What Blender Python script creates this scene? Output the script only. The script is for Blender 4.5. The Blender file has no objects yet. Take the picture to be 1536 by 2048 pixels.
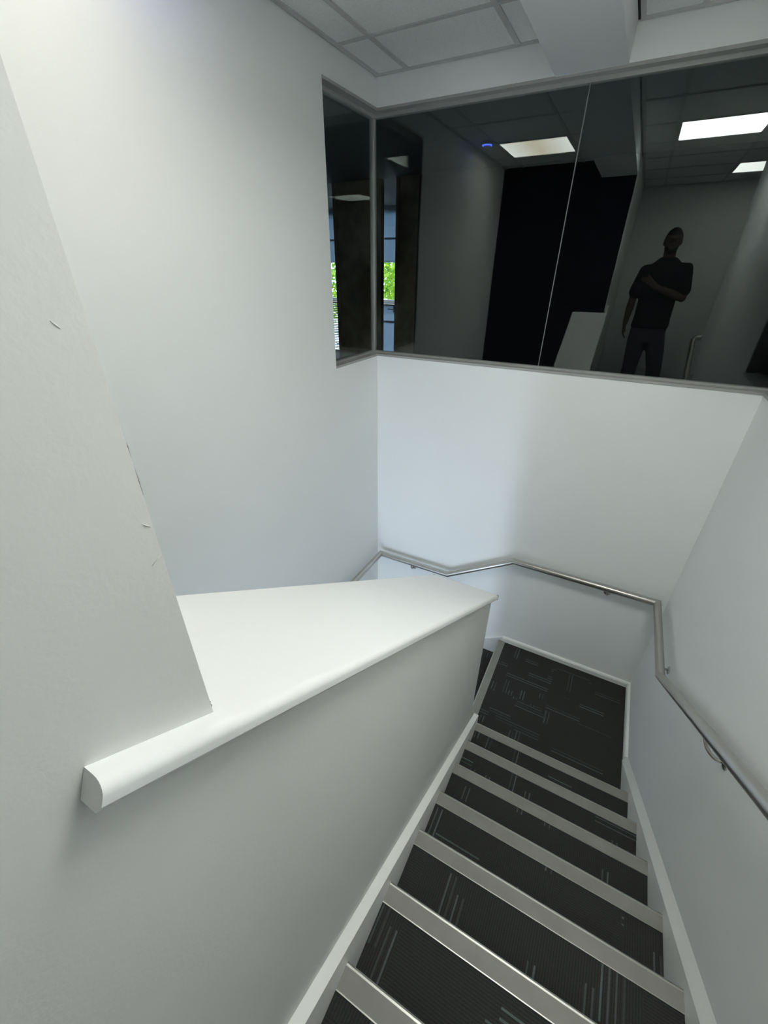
import bpy, bmesh, math, random
from mathutils import Vector, Matrix
random.seed(7)
scene = bpy.context.scene
COL = scene.collection

# ------------------------------------------------------------------ camera
CAM = Vector((0.2839, -1.8409, 2.8676))
RT = Vector((0.87828714, 0.47810358, 0.00535371))
UP = Vector((-0.2448199, 0.4400654, 0.86394772))
FW = Vector((-0.41070051, 0.76010487, -0.50355305))
cd = bpy.data.cameras.new('camera')
cam = bpy.data.objects.new('camera', cd); COL.objects.link(cam)
cd.sensor_fit = 'VERTICAL'; cd.sensor_height = 36.0; cd.sensor_width = 27.0
cd.lens = 830.70 / 2048 * 36.0
cd.clip_start = 0.005; cd.clip_end = 200
cam.matrix_world = Matrix(((RT.x, UP.x, -FW.x, CAM.x), (RT.y, UP.y, -FW.y, CAM.y),
                           (RT.z, UP.z, -FW.z, CAM.z), (0, 0, 0, 1)))
scene.camera = cam

# ------------------------------------------------------------------ world, sun, daylight, exposure
scene.view_settings.view_transform = 'Standard'
scene.view_settings.look = 'None'
scene.view_settings.gamma = 1.0
scene.view_settings.use_curve_mapping = False
scene.view_settings.exposure = 0.0
w = bpy.data.worlds.new('sky'); scene.world = w; w.use_nodes = True
wn = w.node_tree.nodes; wn['Background'].inputs[0].default_value = (0.62, 0.78, 1.0, 1); wn['Background'].inputs[1].default_value = 7.0
sd = bpy.data.lights.new('sun', 'SUN'); sd.energy = 9.0; sd.angle = 0.01; sd.color = (1.0, 0.95, 0.85)
sun = bpy.data.objects.new('sun', sd); COL.objects.link(sun)
sun.rotation_euler = Vector((-0.40, -0.30, -0.85)).to_track_quat('-Z', 'Y').to_euler()
ad = bpy.data.lights.new('daylight', 'AREA'); ad.shape = 'RECTANGLE'; ad.size = 0.75; ad.size_y = 2.3
ad.energy = 60.0; ad.color = (0.80, 0.83, 1.0)
day = bpy.data.objects.new('daylight', ad); COL.objects.link(day)
day.location = (-0.82, -3.66, -0.25)
day.rotation_euler = Vector((0, 1, 0.0)).to_track_quat('-Z', 'Z').to_euler()
L1, L2, L3 = 7.1, 24.0, 11.0                            # radiance of the three ceiling panels

# ------------------------------------------------------------------ dimensions (metres)
XL, W, YB = -1.317, 0.980, 1.003        # left wall, right wall, back wall
ZS, ZH, ZC = 2.327, 3.669, 3.815        # window sill, window head, ceiling
R_, G_ = 0.1745, 0.261                  # riser, going
SL = R_ / G_
ZF = 8 * R_                             # upper floor
YT = -7 * G_                            # edge of upper floor
YG, XG, XG3 = YB + 0.065, XL - 0.065, W + 0.065   # glass planes
WLY, WRY = 0.461, 0.560                 # near ends of the side windows
PY = -1.688                             # near end of the half wall
HE = -0.128                             # far end of the half wall

# ------------------------------------------------------------------ helpers
def new_obj(name, bm, m=None, parent=None, smooth=False):
    me = bpy.data.meshes.new(name)
    bmesh.ops.recalc_face_normals(bm, faces=bm.faces)
    bm.to_mesh(me); bm.free()
    if smooth:
        for p in me.polygons: p.use_smooth = True
    if m: me.materials.append(m)
    o = bpy.data.objects.new(name, me); COL.objects.link(o)
    if parent: o.parent = parent
    return o
def empty(name, loc=(0, 0, 0), parent=None):
    # parts are modelled in world coordinates, so the empty's own offset is undone in parent_to()
    o = bpy.data.objects.new(name, None); COL.objects.link(o); o.location = loc
    o.empty_display_size = 0.1
    return o
def child(o, parent):
    o.parent = parent
    o.matrix_parent_inverse = Matrix.Translation(-Vector(parent.location)) if parent.type == 'EMPTY' else Matrix()
    return o
def part(name, bm, m, parent, smooth=False):
    return child(new_obj(name, bm, m, None, smooth), parent)
def tag(o, label, cat, group=None):
    o['label'] = label; o['category'] = cat
    if group: o['group'] = group
    return o
def struct(o, label=None, cat=None):
    o['kind'] = 'structure'
    if label: o['label'] = label
    if cat: o['category'] = cat
    return o
def box(bm, x0, x1, y0, y1, z0, z1):
    v = [bm.verts.new((x, y, z)) for x in (x0, x1) for y in (y0, y1) for z in (z0, z1)]
    for f in ((0, 1, 3, 2), (4, 6, 7, 5), (0, 4, 5, 1), (2, 3, 7, 6), (0, 2, 6, 4), (1, 5, 7, 3)):
        bm.faces.new([v[i] for i in f])
    return bm
def boxes(*bs):
    bm = bmesh.new()
    for b in bs: box(bm, *b)
    return bm
def bevel(bm, d, seg=2):
    bmesh.ops.bevel(bm, geom=list(bm.edges), offset=d, segments=seg, profile=0.5, affect='EDGES', clamp_overlap=True)
    return bm
def prism(bm, pts, axis, a, b):
    """extrude a closed 2-D outline along an axis ('x': pts are (y,z); 'y': pts are (x,z); 'z': pts are (x,y))"""
    def P(p, t):
        return {'x': (t, p[0], p[1]), 'y': (p[0], t, p[1]), 'z': (p[0], p[1], t)}[axis]
    A = [bm.verts.new(P(p, a)) for p in pts]; B = [bm.verts.new(P(p, b)) for p in pts]
    n = len(pts)
    bm.faces.new(A); bm.faces.new(B[::-1])
    for i in range(n): bm.faces.new((A[i], A[(i + 1) % n], B[(i + 1) % n], B[i]))
    return bm
def tube(bm, pts, rad, seg=16, caps=True):
    """mitred tube through points; rad is a number or one per point"""
    pts = [Vector(p) for p in pts]; n = len(pts)
    if not isinstance(rad, (list, tuple)): rad = [rad] * n
    d0 = (pts[1] - pts[0]).normalized()
    ref = Vector((0, 0, 1)) if abs(d0.z) < 0.9 else Vector((1, 0, 0))
    u = (ref - d0 * ref.dot(d0)).normalized(); v = d0.cross(u)
    ring = [pts[0] + (u * math.cos(t) + v * math.sin(t)) * rad[0] for t in [2 * math.pi * k / seg for k in range(seg)]]
    rings = [ring]
    for i in range(1, n):
        din = (pts[i] - pts[i - 1]).normalized()
        if i < n - 1:
            dout = (pts[i + 1] - pts[i]).normalized(); nrm = (din + dout).normalized()
        else: nrm = din
        prev = rings[-1]; k = rad[i] / rad[i - 1]; new = []
        for q in prev:
            rel = q - pts[i - 1]; rel = (rel - din * rel.dot(din)) * k      # back onto the section of the segment
            q2 = pts[i - 1] + rel
            t = (pts[i] - q2).dot(nrm) / din.dot(nrm)
            new.append(q2 + din * t)
        rings.append(new)
    vr = [[bm.verts.new(q) for q in r] for r in rings]
    for a, b in zip(vr, vr[1:]):
        for k in range(seg): bm.faces.new((a[k], a[(k + 1) % seg], b[(k + 1) % seg], b[k]))
    if caps: bm.faces.new(vr[0][::-1]); bm.faces.new(vr[-1])
    return bm
def disc(bm, c, axis, r, t, seg=24):
    c = Vector(c); axis = Vector(axis).normalized()
    return tube(bm, [c, c + axis * t * 0.6, c + axis * t], [r, r, r * 0.8], seg)
def arc(fn, n): return [fn(i / n) for i in range(n + 1)]

# ------------------------------------------------------------------ materials
def mat(name, col, rough=0.6, metal=0.0, bump=None, emit=None, estr=0, spec=None, trans=None):
    m = bpy.data.materials.new(name); m.use_nodes = True
    nt = m.node_tree; b = nt.nodes['Principled BSDF']
    b.inputs['Base Color'].default_value = (*col, 1); b.inputs['Roughness'].default_value = rough
    b.inputs['Metallic'].default_value = metal
    if spec is not None: b.inputs['Specular IOR Level'].default_value = spec
    if emit:
        b.inputs['Emission Color'].default_value = (*emit, 1); b.inputs['Emission Strength'].default_value = estr
    if bump:
        sc, st, dist = bump
        tc = nt.nodes.new('ShaderNodeTexCoord'); n = nt.nodes.new('ShaderNodeTexNoise')
        n.inputs['Scale'].default_value = sc; n.inputs['Detail'].default_value = 3
        bp = nt.nodes.new('ShaderNodeBump'); bp.inputs['Strength'].default_value = st; bp.inputs['Distance'].default_value = dist
        nt.links.new(tc.outputs['Object'], n.inputs['Vector']); nt.links.new(n.outputs['Fac'], bp.inputs['Height'])
        nt.links.new(bp.outputs['Normal'], b.inputs['Normal'])
    return m
def vary(m, scale, amt):
    """soft mottling of a base colour"""
    nt = m.node_tree; b = nt.nodes['Principled BSDF']; c = tuple(b.inputs['Base Color'].default_value)
    tc = nt.nodes.new('ShaderNodeTexCoord'); n = nt.nodes.new('ShaderNodeTexNoise'); n.inputs['Scale'].default_value = scale
    r = nt.nodes.new('ShaderNodeValToRGB')
    r.color_ramp.elements[0].position = 0.3; r.color_ramp.elements[1].position = 0.7
    r.color_ramp.elements[0].color = tuple(x * (1 - amt) for x in c[:3]) + (1,)
    r.color_ramp.elements[1].color = tuple(min(1, x * (1 + amt)) for x in c[:3]) + (1,)
    nt.links.new(tc.outputs['Object'], n.inputs['Vector']); nt.links.new(n.outputs['Fac'], r.inputs['Fac'])
    nt.links.new(r.outputs['Color'], b.inputs['Base Color'])
    return m
M = {}
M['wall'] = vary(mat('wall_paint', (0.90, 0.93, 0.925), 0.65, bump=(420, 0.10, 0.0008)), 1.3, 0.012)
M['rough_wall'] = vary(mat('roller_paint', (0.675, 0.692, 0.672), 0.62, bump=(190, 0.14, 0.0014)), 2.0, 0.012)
M['gloss'] = vary(mat('white_gloss_paint', (0.80, 0.82, 0.815), 0.38, bump=(60, 0.15, 0.001)), 3.0, 0.01)
M['trim'] = vary(mat('white_satin_trim', (0.90, 0.92, 0.89), 0.45, bump=(60, 0.12, 0.001)), 3.0, 0.01)
M['navy'] = mat('dark_navy_board', (0.0015, 0.003, 0.011), 0.9, spec=0.1, bump=(200, 0.1, 0.001))
M['tile'] = vary(mat('mineral_tile', (0.86, 0.88, 0.87), 0.95, bump=(300, 0.5, 0.002)), 160, 0.05)
M['bar'] = mat('grid_bar', (0.58, 0.59, 0.59), 0.6, bump=(100, 0.05, 0.001))
M['gap'] = mat('shadow_gap', (0.03, 0.03, 0.03), 0.9, bump=(100, 0.05, 0.001))
M['beam'] = vary(mat('beam_paint', (0.82, 0.84, 0.86), 0.7, bump=(420, 0.2, 0.001)), 1.3, 0.012)
M['frame'] = vary(mat('window_frame_grey', (0.40, 0.41, 0.40), 0.45, bump=(200, 0.06, 0.001)), 8, 0.03)
M['joint'] = mat('clear_silicone', (0.22, 0.23, 0.23), 0.5, bump=(100, 0.05, 0.001))
M['steel'] = mat('brushed_steel', (0.52, 0.51, 0.48), 0.34, 1.0, bump=(500, 0.06, 0.0006))
M['insert'] = vary(mat('nosing_insert', (0.255, 0.255, 0.235), 0.6, bump=(600, 0.2, 0.001)), 14, 0.06)
M['alu'] = mat('nosing_aluminium', (0.42, 0.42, 0.39), 0.4, 1.0, bump=(500, 0.05, 0.0006))
M['lampframe'] = mat('lamp_frame', (0.80, 0.80, 0.80), 0.4, bump=(100, 0.02, 0.001))
M['plastic'] = mat('white_plastic', (0.8, 0.8, 0.78), 0.4, bump=(100, 0.02, 0.001))
M['led'] = mat('blue_led', (0.02, 0.05, 0.4), 0.4, emit=(0.06, 0.12, 1.0), estr=22)
M['brown'] = vary(mat('brown_wood', (0.40, 0.33, 0.22), 0.5, bump=(80, 0.1, 0.001)), 6, 0.2)
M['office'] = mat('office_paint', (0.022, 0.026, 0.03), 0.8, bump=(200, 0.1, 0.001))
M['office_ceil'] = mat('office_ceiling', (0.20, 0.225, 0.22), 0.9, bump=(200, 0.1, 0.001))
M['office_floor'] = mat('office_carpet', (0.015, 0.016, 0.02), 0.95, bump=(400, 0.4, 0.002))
M['pvc'] = mat('window_pvc', (0.72, 0.75, 0.80), 0.4, bump=(100, 0.03, 0.001))
M['ground'] = vary(mat('asphalt', (0.30, 0.32, 0.34), 0.9, bump=(60, 0.4, 0.004)), 4, 0.1)
M['bark'] = vary(mat('bark', (0.09, 0.07, 0.05), 0.9, bump=(40, 0.5, 0.01)), 10, 0.2)
M['carpaint'] = mat('silver_paint', (0.75, 0.78, 0.82), 0.25, 0.3, bump=(50, 0.02, 0.001))
M['tyre'] = mat('rubber', (0.02, 0.02, 0.02), 0.8, bump=(90, 0.1, 0.001))
M['darkglass'] = mat('car_glass', (0.02, 0.03, 0.04), 0.1, bump=(10, 0.01, 0.001))
M['skin'] = vary(mat('skin', (0.11, 0.07, 0.05), 0.5, bump=(180, 0.08, 0.001)), 20, 0.06)
M['shirt'] = mat('black_cotton', (0.007, 0.007, 0.009), 0.9, bump=(300, 0.3, 0.002))
M['jeans'] = vary(mat('dark_denim', (0.05, 0.053, 0.066), 0.9, bump=(500, 0.4, 0.002)), 9, 0.3)
M['hair'] = mat('dark_hair', (0.012, 0.009, 0.007), 0.6, bump=(200, 0.6, 0.004))
M['phone'] = mat('phone_black', (0.01, 0.01, 0.012), 0.25, bump=(100, 0.02, 0.001))
M['shoe'] = mat('dark_shoe', (0.02, 0.02, 0.02), 0.6, bump=(200, 0.1, 0.001))

def glass_mat(name, f0, tint):
    """a clear pane: what is behind shows through, and the surface mirrors more at grazing angles"""
    m = bpy.data.materials.new(name); m.use_nodes = True
    nt = m.node_tree; nt.nodes.remove(nt.nodes['Principled BSDF']); out = nt.nodes['Material Output']
    lw = nt.nodes.new('ShaderNodeLayerWeight'); lw.inputs['Blend'].default_value = 0.5
    pw = nt.nodes.new('ShaderNodeMath'); pw.operation = 'POWER'; pw.inputs[1].default_value = 5
    ma = nt.nodes.new('ShaderNodeMath'); ma.operation = 'MULTIPLY_ADD'; ma.inputs[1].default_value = 1 - f0; ma.inputs[2].default_value = f0
    tr = nt.nodes.new('ShaderNodeBsdfTransparent'); tr.inputs[0].default_value = (*tint, 1)
    gl = nt.nodes.new('ShaderNodeBsdfGlossy'); gl.inputs['Roughness'].default_value = 0.0; gl.inputs['Color'].default_value = (0.94, 1.0, 0.98, 1)
    mx = nt.nodes.new('ShaderNodeMixShader')
    nt.links.new(lw.outputs['Facing'], pw.inputs[0]); nt.links.new(pw.outputs[0], ma.inputs[0])
    nt.links.new(ma.outputs[0], mx.inputs[0]); nt.links.new(tr.outputs[0], mx.inputs[1]); nt.links.new(gl.outputs[0], mx.inputs[2])
    nt.links.new(mx.outputs[0], out.inputs[0])
    return m
M['glass'] = glass_mat('clear_glass', 0.046, (0.90, 0.93, 0.93))
M['glass_clear'] = glass_mat('outer_glass', 0.040, (0.96, 0.98, 0.97))

def leaf_mat(name, c1, c2):
    m = bpy.data.materials.new(name); m.use_nodes = True
    nt = m.node_tree; nt.nodes.remove(nt.nodes['Principled BSDF']); out = nt.nodes['Material Output']
    tc = nt.nodes.new('ShaderNodeTexCoord'); n = nt.nodes.new('ShaderNodeTexNoise'); n.inputs['Scale'].default_value = 2.5
    r = nt.nodes.new('ShaderNodeValToRGB'); r.color_ramp.elements[0].position = 0.35; r.color_ramp.elements[1].position = 0.65
    r.color_ramp.elements[0].color = (*c1, 1); r.color_ramp.elements[1].color = (*c2, 1)
    d = nt.nodes.new('ShaderNodeBsdfDiffuse'); t = nt.nodes.new('ShaderNodeBsdfTranslucent'); mx = nt.nodes.new('ShaderNodeMixShader')
    nt.links.new(tc.outputs['Object'], n.inputs['Vector']); nt.links.new(n.outputs['Fac'], r.inputs['Fac'])
    nt.links.new(r.outputs['Color'], d.inputs[0]); nt.links.new(r.outputs['Color'], t.inputs[0])
    nt.links.new(d.outputs[0], mx.inputs[1]); nt.links.new(t.outputs[0], mx.inputs[2]); nt.links.new(mx.outputs[0], out.inputs[0])
    return m
M['leaf'] = leaf_mat('leaves', (0.10, 0.24, 0.03), (0.42, 0.55, 0.06))
def blind_mat():
    m = bpy.data.materials.new('blind_fabric'); m.use_nodes = True
    nt = m.node_tree; nt.nodes.remove(nt.nodes['Principled BSDF']); out = nt.nodes['Material Output']
    d = nt.nodes.new('ShaderNodeBsdfDiffuse'); t = nt.nodes.new('ShaderNodeBsdfTranslucent'); mx = nt.nodes.new('ShaderNodeMixShader')
    tc = nt.nodes.new('ShaderNodeTexCoord'); n = nt.nodes.new('ShaderNodeTexNoise'); n.inputs['Scale'].default_value = 120
    r = nt.nodes.new('ShaderNodeValToRGB'); r.color_ramp.elements[0].color = (0.36, 0.42, 0.48, 1); r.color_ramp.elements[1].color = (0.46, 0.52, 0.58, 1)
    nt.links.new(tc.outputs['Object'], n.inputs['Vector']); nt.links.new(n.outputs['Fac'], r.inputs['Fac'])
    nt.links.new(r.outputs['Color'], d.inputs[0]); nt.links.new(r.outputs['Color'], t.inputs[0]); mx.inputs[0].default_value = 0.5
    nt.links.new(d.outputs[0], mx.inputs[1]); nt.links.new(t.outputs[0], mx.inputs[2]); nt.links.new(mx.outputs[0], out.inputs[0])
    return m
M['blind'] = blind_mat()

def lamp_mat(name, warm, k_=1.0):
    """edge-lit LED panel: emission falls a little towards the middle of the diffuser"""
    m = bpy.data.materials.new(name); m.use_nodes = True
    nt = m.node_tree; b = nt.nodes['Principled BSDF']; b.inputs['Base Color'].default_value = (0.8, 0.8, 0.8, 1)
    tc = nt.nodes.new('ShaderNodeTexCoord'); sp = nt.nodes.new('ShaderNodeSeparateXYZ')
    r = nt.nodes.new('ShaderNodeValToRGB'); e = r.color_ramp.elements
    e[0].position = 0.0; e[0].color = (1.0, 1.0, 0.95, 1); e[1].position = 1.0; e[1].color = (1.0, 1.0, 0.95, 1)
    k = r.color_ramp.elements.new(0.5); k.color = warm
    nt.links.new(tc.outputs['Generated'], sp.inputs[0]); nt.links.new(sp.outputs['X'], r.inputs['Fac'])
    nt.links.new(r.outputs['Color'], b.inputs['Emission Color']); b.inputs['Emission Strength'].default_value = k_
    return m
M['lamp_warm'] = lamp_mat('lamp_diffuser_warm', (0.66, 0.58, 0.42, 1), L1)
M['lamp'] = lamp_mat('lamp_diffuser', (0.90, 0.90, 0.85, 1), L2)
M['lamp_hall'] = lamp_mat('lamp_diffuser_hall', (0.92, 0.92, 0.84, 1), L3)

def carpet_mat(name, swap=False, seed=0.0):
    """charcoal carpet with fine ribs and scattered thin dashes in two directions"""
    m = bpy.data.materials.new(name); m.use_nodes = True
    nt = m.node_tree; N = nt.nodes; Lk = nt.links; b = N['Principled BSDF']
    def math_(op, a, c=None, d=None):
        n = N.new('ShaderNodeMath'); n.operation = op
        for i, x in enumerate((a, c, d)):
            if x is None: continue
            if isinstance(x, (int, float)): n.inputs[i].default_value = x
            else: Lk.new(x, n.inputs[i])
        return n.outputs[0]
    def hash_(x, y, z):
        c = N.new('ShaderNodeCombineXYZ')
        for i, q in enumerate((x, y, z)):
            if isinstance(q, (int, float)): c.inputs[i].default_value = q
            else: Lk.new(q, c.inputs[i])
        wn_ = N.new('ShaderNodeTexWhiteNoise'); wn_.noise_dimensions = '3D'; Lk.new(c.outputs[0], wn_.inputs['Vector'])
        return wn_.outputs['Value']
    tc = N.new('ShaderNodeTexCoord'); sp = N.new('ShaderNodeSeparateXYZ'); Lk.new(tc.outputs['Object'], sp.inputs[0])
    X, Y, Z = sp.outputs[0], sp.outputs[1], sp.outputs[2]
    if swap: X, Y = Y, X
    # shift every level (tread) so that they do not repeat
    lev = math_('ROUND', math_('MULTIPLY', Z, 1 / R_))
    U = math_('ADD', math_('ADD', X, 20 + seed), math_('MULTIPLY', lev, 0.731))
    V = math_('ADD', math_('ADD', math_('SUBTRACT', Y, Z), 30 + seed * 2), math_('MULTIPLY', lev, 0.377))
    def dashes(u, v, L, dens, sd):
        band = math_('FLOOR', math_('MULTIPLY', v, 1 / 0.044))
        off = math_('MULTIPLY', hash_(band, sd, 1.5), 3.0)
        uu = math_('ADD', math_('MULTIPLY', u, 1 / L), off)
        cell = math_('FLOOR', uu); fu = math_('FRACT', uu)
        on = math_('LESS_THAN', hash_(cell, band, sd), dens)
        ln = math_('ADD', math_('MULTIPLY', hash_(cell, band, sd + 5), 0.55), 0.40)
        within = math_('LESS_THAN', fu, ln)
        fv = math_('FRACT', math_('MULTIPLY', v, 1 / 0.022))
        line = math_('MULTIPLY', math_('LESS_THAN', fv, 0.28), math_('ADD', math_('MULTIPLY', hash_(math_('FLOOR', math_('MULTIPLY', v, 1 / 0.022)), cell, sd + 3), 0.8), 0.2))
        return math_('MULTIPLY', math_('MULTIPLY', on, within), line)
    # patches decide the direction of the lines
    pt = math_('LESS_THAN', hash_(math_('FLOOR', math_('MULTIPLY', U, 1 / 0.25)), math_('FLOOR', math_('MULTIPLY', V, 1 / 0.25)), 9.1), 0.5)
    dA = dashes(U, V, 0.36, 0.23, 2.3); dB = dashes(V, U, 0.38, 0.23, 7.7)
    dash = math_('ADD', math_('MULTIPLY', dA, pt), math_('MULTIPLY', dB, math_('SUBTRACT', 1.0, pt)))
    ribA = math_('MULTIPLY', math_('SINE', math_('MULTIPLY', V, 2 * math.pi / 0.0085)), pt)
    ribB = math_('MULTIPLY', math_('SINE', math_('MULTIPLY', U, 2 * math.pi / 0.0085)), math_('SUBTRACT', 1.0, pt))
    rib = math_('ADD', ribA, ribB)
    nz = N.new('ShaderNodeTexNoise'); nz.inputs['Scale'].default_value = 260; Lk.new(tc.outputs['Object'], nz.inputs['Vector'])
    nb = N.new('ShaderNodeTexNoise'); nb.inputs['Scale'].default_value = 5; Lk.new(tc.outputs['Object'], nb.inputs['Vector'])
    base = N.new('ShaderNodeMixRGB'); base.inputs[1].default_value = (0.026, 0.0275, 0.027, 1); base.inputs[2].default_value = (0.050, 0.052, 0.049, 1)
    Lk.new(math_('ADD', math_('MULTIPLY', rib, 0.26), nz.outputs['Fac']), base.inputs[0])
    dc = N.new('ShaderNodeMixRGB'); dc.inputs[1].default_value = (0.17, 0.19, 0.195, 1); dc.inputs[2].default_value = (0.11, 0.175, 0.18, 1)
    Lk.new(nb.outputs['Fac'], dc.inputs[0])
    fin = N.new('ShaderNodeMixRGB'); Lk.new(math_('MULTIPLY', dash, math_('ADD', math_('MULTIPLY', nz.outputs['Fac'], 0.8), 0.35)), fin.inputs[0])
    Lk.new(base.outputs[0], fin.inputs[1]); Lk.new(dc.outputs[0], fin.inputs[2]); Lk.new(fin.outputs[0], b.inputs['Base Color'])
    b.inputs['Roughness'].default_value = 0.95; b.inputs['Specular IOR Level'].default_value = 0.1
    bp = N.new('ShaderNodeBump'); bp.inputs['Strength'].default_value = 0.5; bp.inputs['Distance'].default_value = 0.0015
    Lk.new(math_('ADD', math_('MULTIPLY', rib, 0.3), nz.outputs['Fac']), bp.inputs['Height']); Lk.new(bp.outputs['Normal'], b.inputs['Normal'])
    return m
M['carpet'] = carpet_mat('carpet')
CARP = [carpet_mat('carpet_tile_a', False, 0.4), carpet_mat('carpet_tile_b', True, 1.7), carpet_mat('carpet_tile_c', True, 2.9), carpet_mat('carpet_tile_d', False, 3.3)]

# ================================================================== THE SHELL
T = 0.12
struct(new_obj('wall_left', boxes((XL - T, XL, -3.6, WLY, -3.0, ZC + .12), (XL - T, XL, WLY, YB + T, -3.0, ZS), (XL - T, XL, WLY, YB + T, ZH, ZC + .12)), M['wall']),
       'tall pale wall on the left with a corner window at its far end')
struct(new_obj('wall_back', boxes((XL, W + T, YB, YB + T, -3.0, ZS), (XL, W + T, YB, YB + T, ZH, ZC + .12)), M['wall']),
       'white wall below and above the long dark window')
struct(new_obj('wall_right', boxes((W, W + T, -1.75, WRY, -0.5, ZC + .12), (W, W + T, WRY, YB, -0.5, ZS), (W, W + T, WRY, YB, ZH, ZC + .12)), M['wall']),
       'pale wall right of the stairs carrying the handrail')
# full-height wall beside the photographer, a skin of plaster whose edge ends at the dark board
wc = boxes((-0.13, -0.012, -3.6, -1.745, -3.0, ZC + .02), (-0.012, 0.0, -3.6, PY, -3.0, ZC + .02))
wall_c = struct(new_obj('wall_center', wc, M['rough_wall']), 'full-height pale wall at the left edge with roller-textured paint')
# flaws along its edge: open caulk cracks and raised paint runs
for k, (z0, z1, t) in enumerate(((2.718, 2.776, .00055), (2.474, 2.487, .0008))):
    bm = bmesh.new()
    prism(bm, [(PY - .001, z0), (PY + t * .5, z0 + (z1 - z0) * .1), (PY + t, z0 + (z1 - z0) * .3), (PY + t * .15, z0 + (z1 - z0) * .55), (PY + t * .9, z0 + (z1 - z0) * .75), (PY - .001, z1)], 'x', -0.006, -0.0002)
    c_ = new_obj('crack', bm, M['gap']); c_.parent = wall_c; c_['label'] = 'dark open crack in the caulk along the wall edge'
for k, (y, z, a, l) in enumerate(((-1.7055, 2.840, -0.9, .006), (-1.693, 2.70, -0.8, .008), (-1.694, 2.668, 0.5, .011))):
    bm = bmesh.new(); d_ = Vector((0, math.cos(a), math.sin(a))) * l / 2
    tube(bm, [Vector((0, y, z)) - d_, Vector((0.0002, y, z)), Vector((0, y, z)) + d_], [.0002, .0005, .0002], 8)
    c_ = new_obj('paint_run', bm, M['rough_wall'], smooth=True); c_.parent = wall_c
struct(new_obj('wall_dark', boxes((XL, -0.0125, -1.744, -1.690, 1.10, ZC + .02)), M['navy']), 'dark navy board closing the stairwell, seen in the glass')
struct(new_obj('wall_rear', boxes((XL - T, 3.12, -3.67, -3.55, ZF - .3, ZC + .12), (XL - T, -1.14, -3.67, -3.55, -3.0, ZF - .3), (-0.50, 0.0, -3.67, -3.55, -3.0, ZF - .3),
                               (-1.14, -0.50, -3.67, -3.55, -3.0, -1.5), (-1.14, -0.50, -3.67, -3.55, 0.95, ZF - .3)), M['wall']),
       'pale wall behind the photographer, seen in the glass')
struct(new_obj('wall_hall', boxes((3.0, 3.12, -3.55, -1.75, ZF - .3, ZC + .12), (W + T, 3.0, -1.75, -1.63, ZF - .3, ZC + .12)), M['wall']), 'pale wall of the upper hall')
# upper floor and the soffit over the lower flight
struct(new_obj('floor', boxes((0.0, 3.0, -3.55, YT, ZF - .25, ZF)), M['carpet']), 'dark carpeted upper floor behind the photographer')
struct(new_obj('floor_soffit', boxes((XL, -0.13, -3.55, -1.744, 1.02, 1.10)), M['wall']), 'soffit above the lower flight')

# ------------------------------------------------------------------ ceiling
ceil = struct(new_obj('ceiling', boxes((XL - T, 3.12, -3.67, YB + T, ZC + .012, ZC + .12)), M['tile']), 'suspended ceiling of grey mineral tiles in a grid')
BX0, BX1 = -0.328, -0.010                               # boxed beam
gy = [YB, 0.585, -0.015, -0.615, -1.215, -1.815, -2.415, -3.015, -3.55]
def tiles(xs, ys, skip):
    for i in range(len(xs) - 1):
        for j in range(len(ys) - 1):
            if (i, j) in skip: continue
            bm = boxes((xs[i] + .012, xs[i + 1] - .012, ys[j + 1] + .012, ys[j] - .012, ZC, ZC + .0125))
            o = new_obj('ceiling_tile', bm, M['tile']); o.parent = ceil
gxl = [XL, -1.12, -0.522, BX0]
gxr = [BX1, 0.235, 0.835, W]
gxh = [W, 1.435, 2.035, 2.635, 3.0]
ys_l = [y for y in gy if y > -1.7] + [-1.69]
tiles(gxl, ys_l, {(1, 3)})
tiles(gxr, gy, {(1, 3), (2, 6)})
tiles(gxh, [-1.75, -2.415, -3.015, -3.55], {(0, 1)})
def bar(x0, x1, y0, y1, z=ZC - .006):
    o = new_obj('grid_bar', boxes((x0, x1, y0, y1, z, ZC + .012)), M['bar']); o.parent = ceil
for x in (-1.12, -0.522): bar(x - .012, x + .012, -1.69, YB)
for y in gy[1:5]: bar(XL, BX0, y - .0115, y + .0115, ZC - .0055)
for x in (0.235, 0.835): bar(x - .012, x + .012, -3.55, YB)
for y in gy[1:8]: bar(BX1, W if y > -1.75 else 3.0, y - .0115, y + .0115, ZC - .0055)
for x in gxh[1:4]: bar(x - .012, x + .012, -3.55, -1.75)
def trim(x0, x1, y0, y1, m=None, z=ZC - .009):
    o = new_obj('edge_strip', boxes((x0, x1, y0, y1, z, ZC + .012)), m or M['bar']); o.parent = ceil
trim(XL + .005, XL + .024, -1.69, YB - .004); trim(XL, XL + .005, -1.69, YB, M['gap'], ZC - .002)  # second strip is near-black, painting in the shade of the gap at the wall
trim(XL + .024, BX0, YB - .020, YB - .004); trim(BX1 + .012, W - .004, YB - .022, YB - .004)
trim(BX1, BX1 + .012, -3.55, YB, M['gap'], ZC - .002); trim(BX1 + .012, BX1 + .03, -3.55, YB - .022)  # first strip is dark colour standing in for shade in the gap by the beam
trim(W - .02, W - .001, -1.75, YB - .022)
struct(new_obj('ceiling_beam', bevel(boxes((BX0, BX1, -3.55, YB, 3.676, ZC + .012)), .0015, 1), M['beam']), 'boxed-in white beam running along the ceiling to the window')

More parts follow.
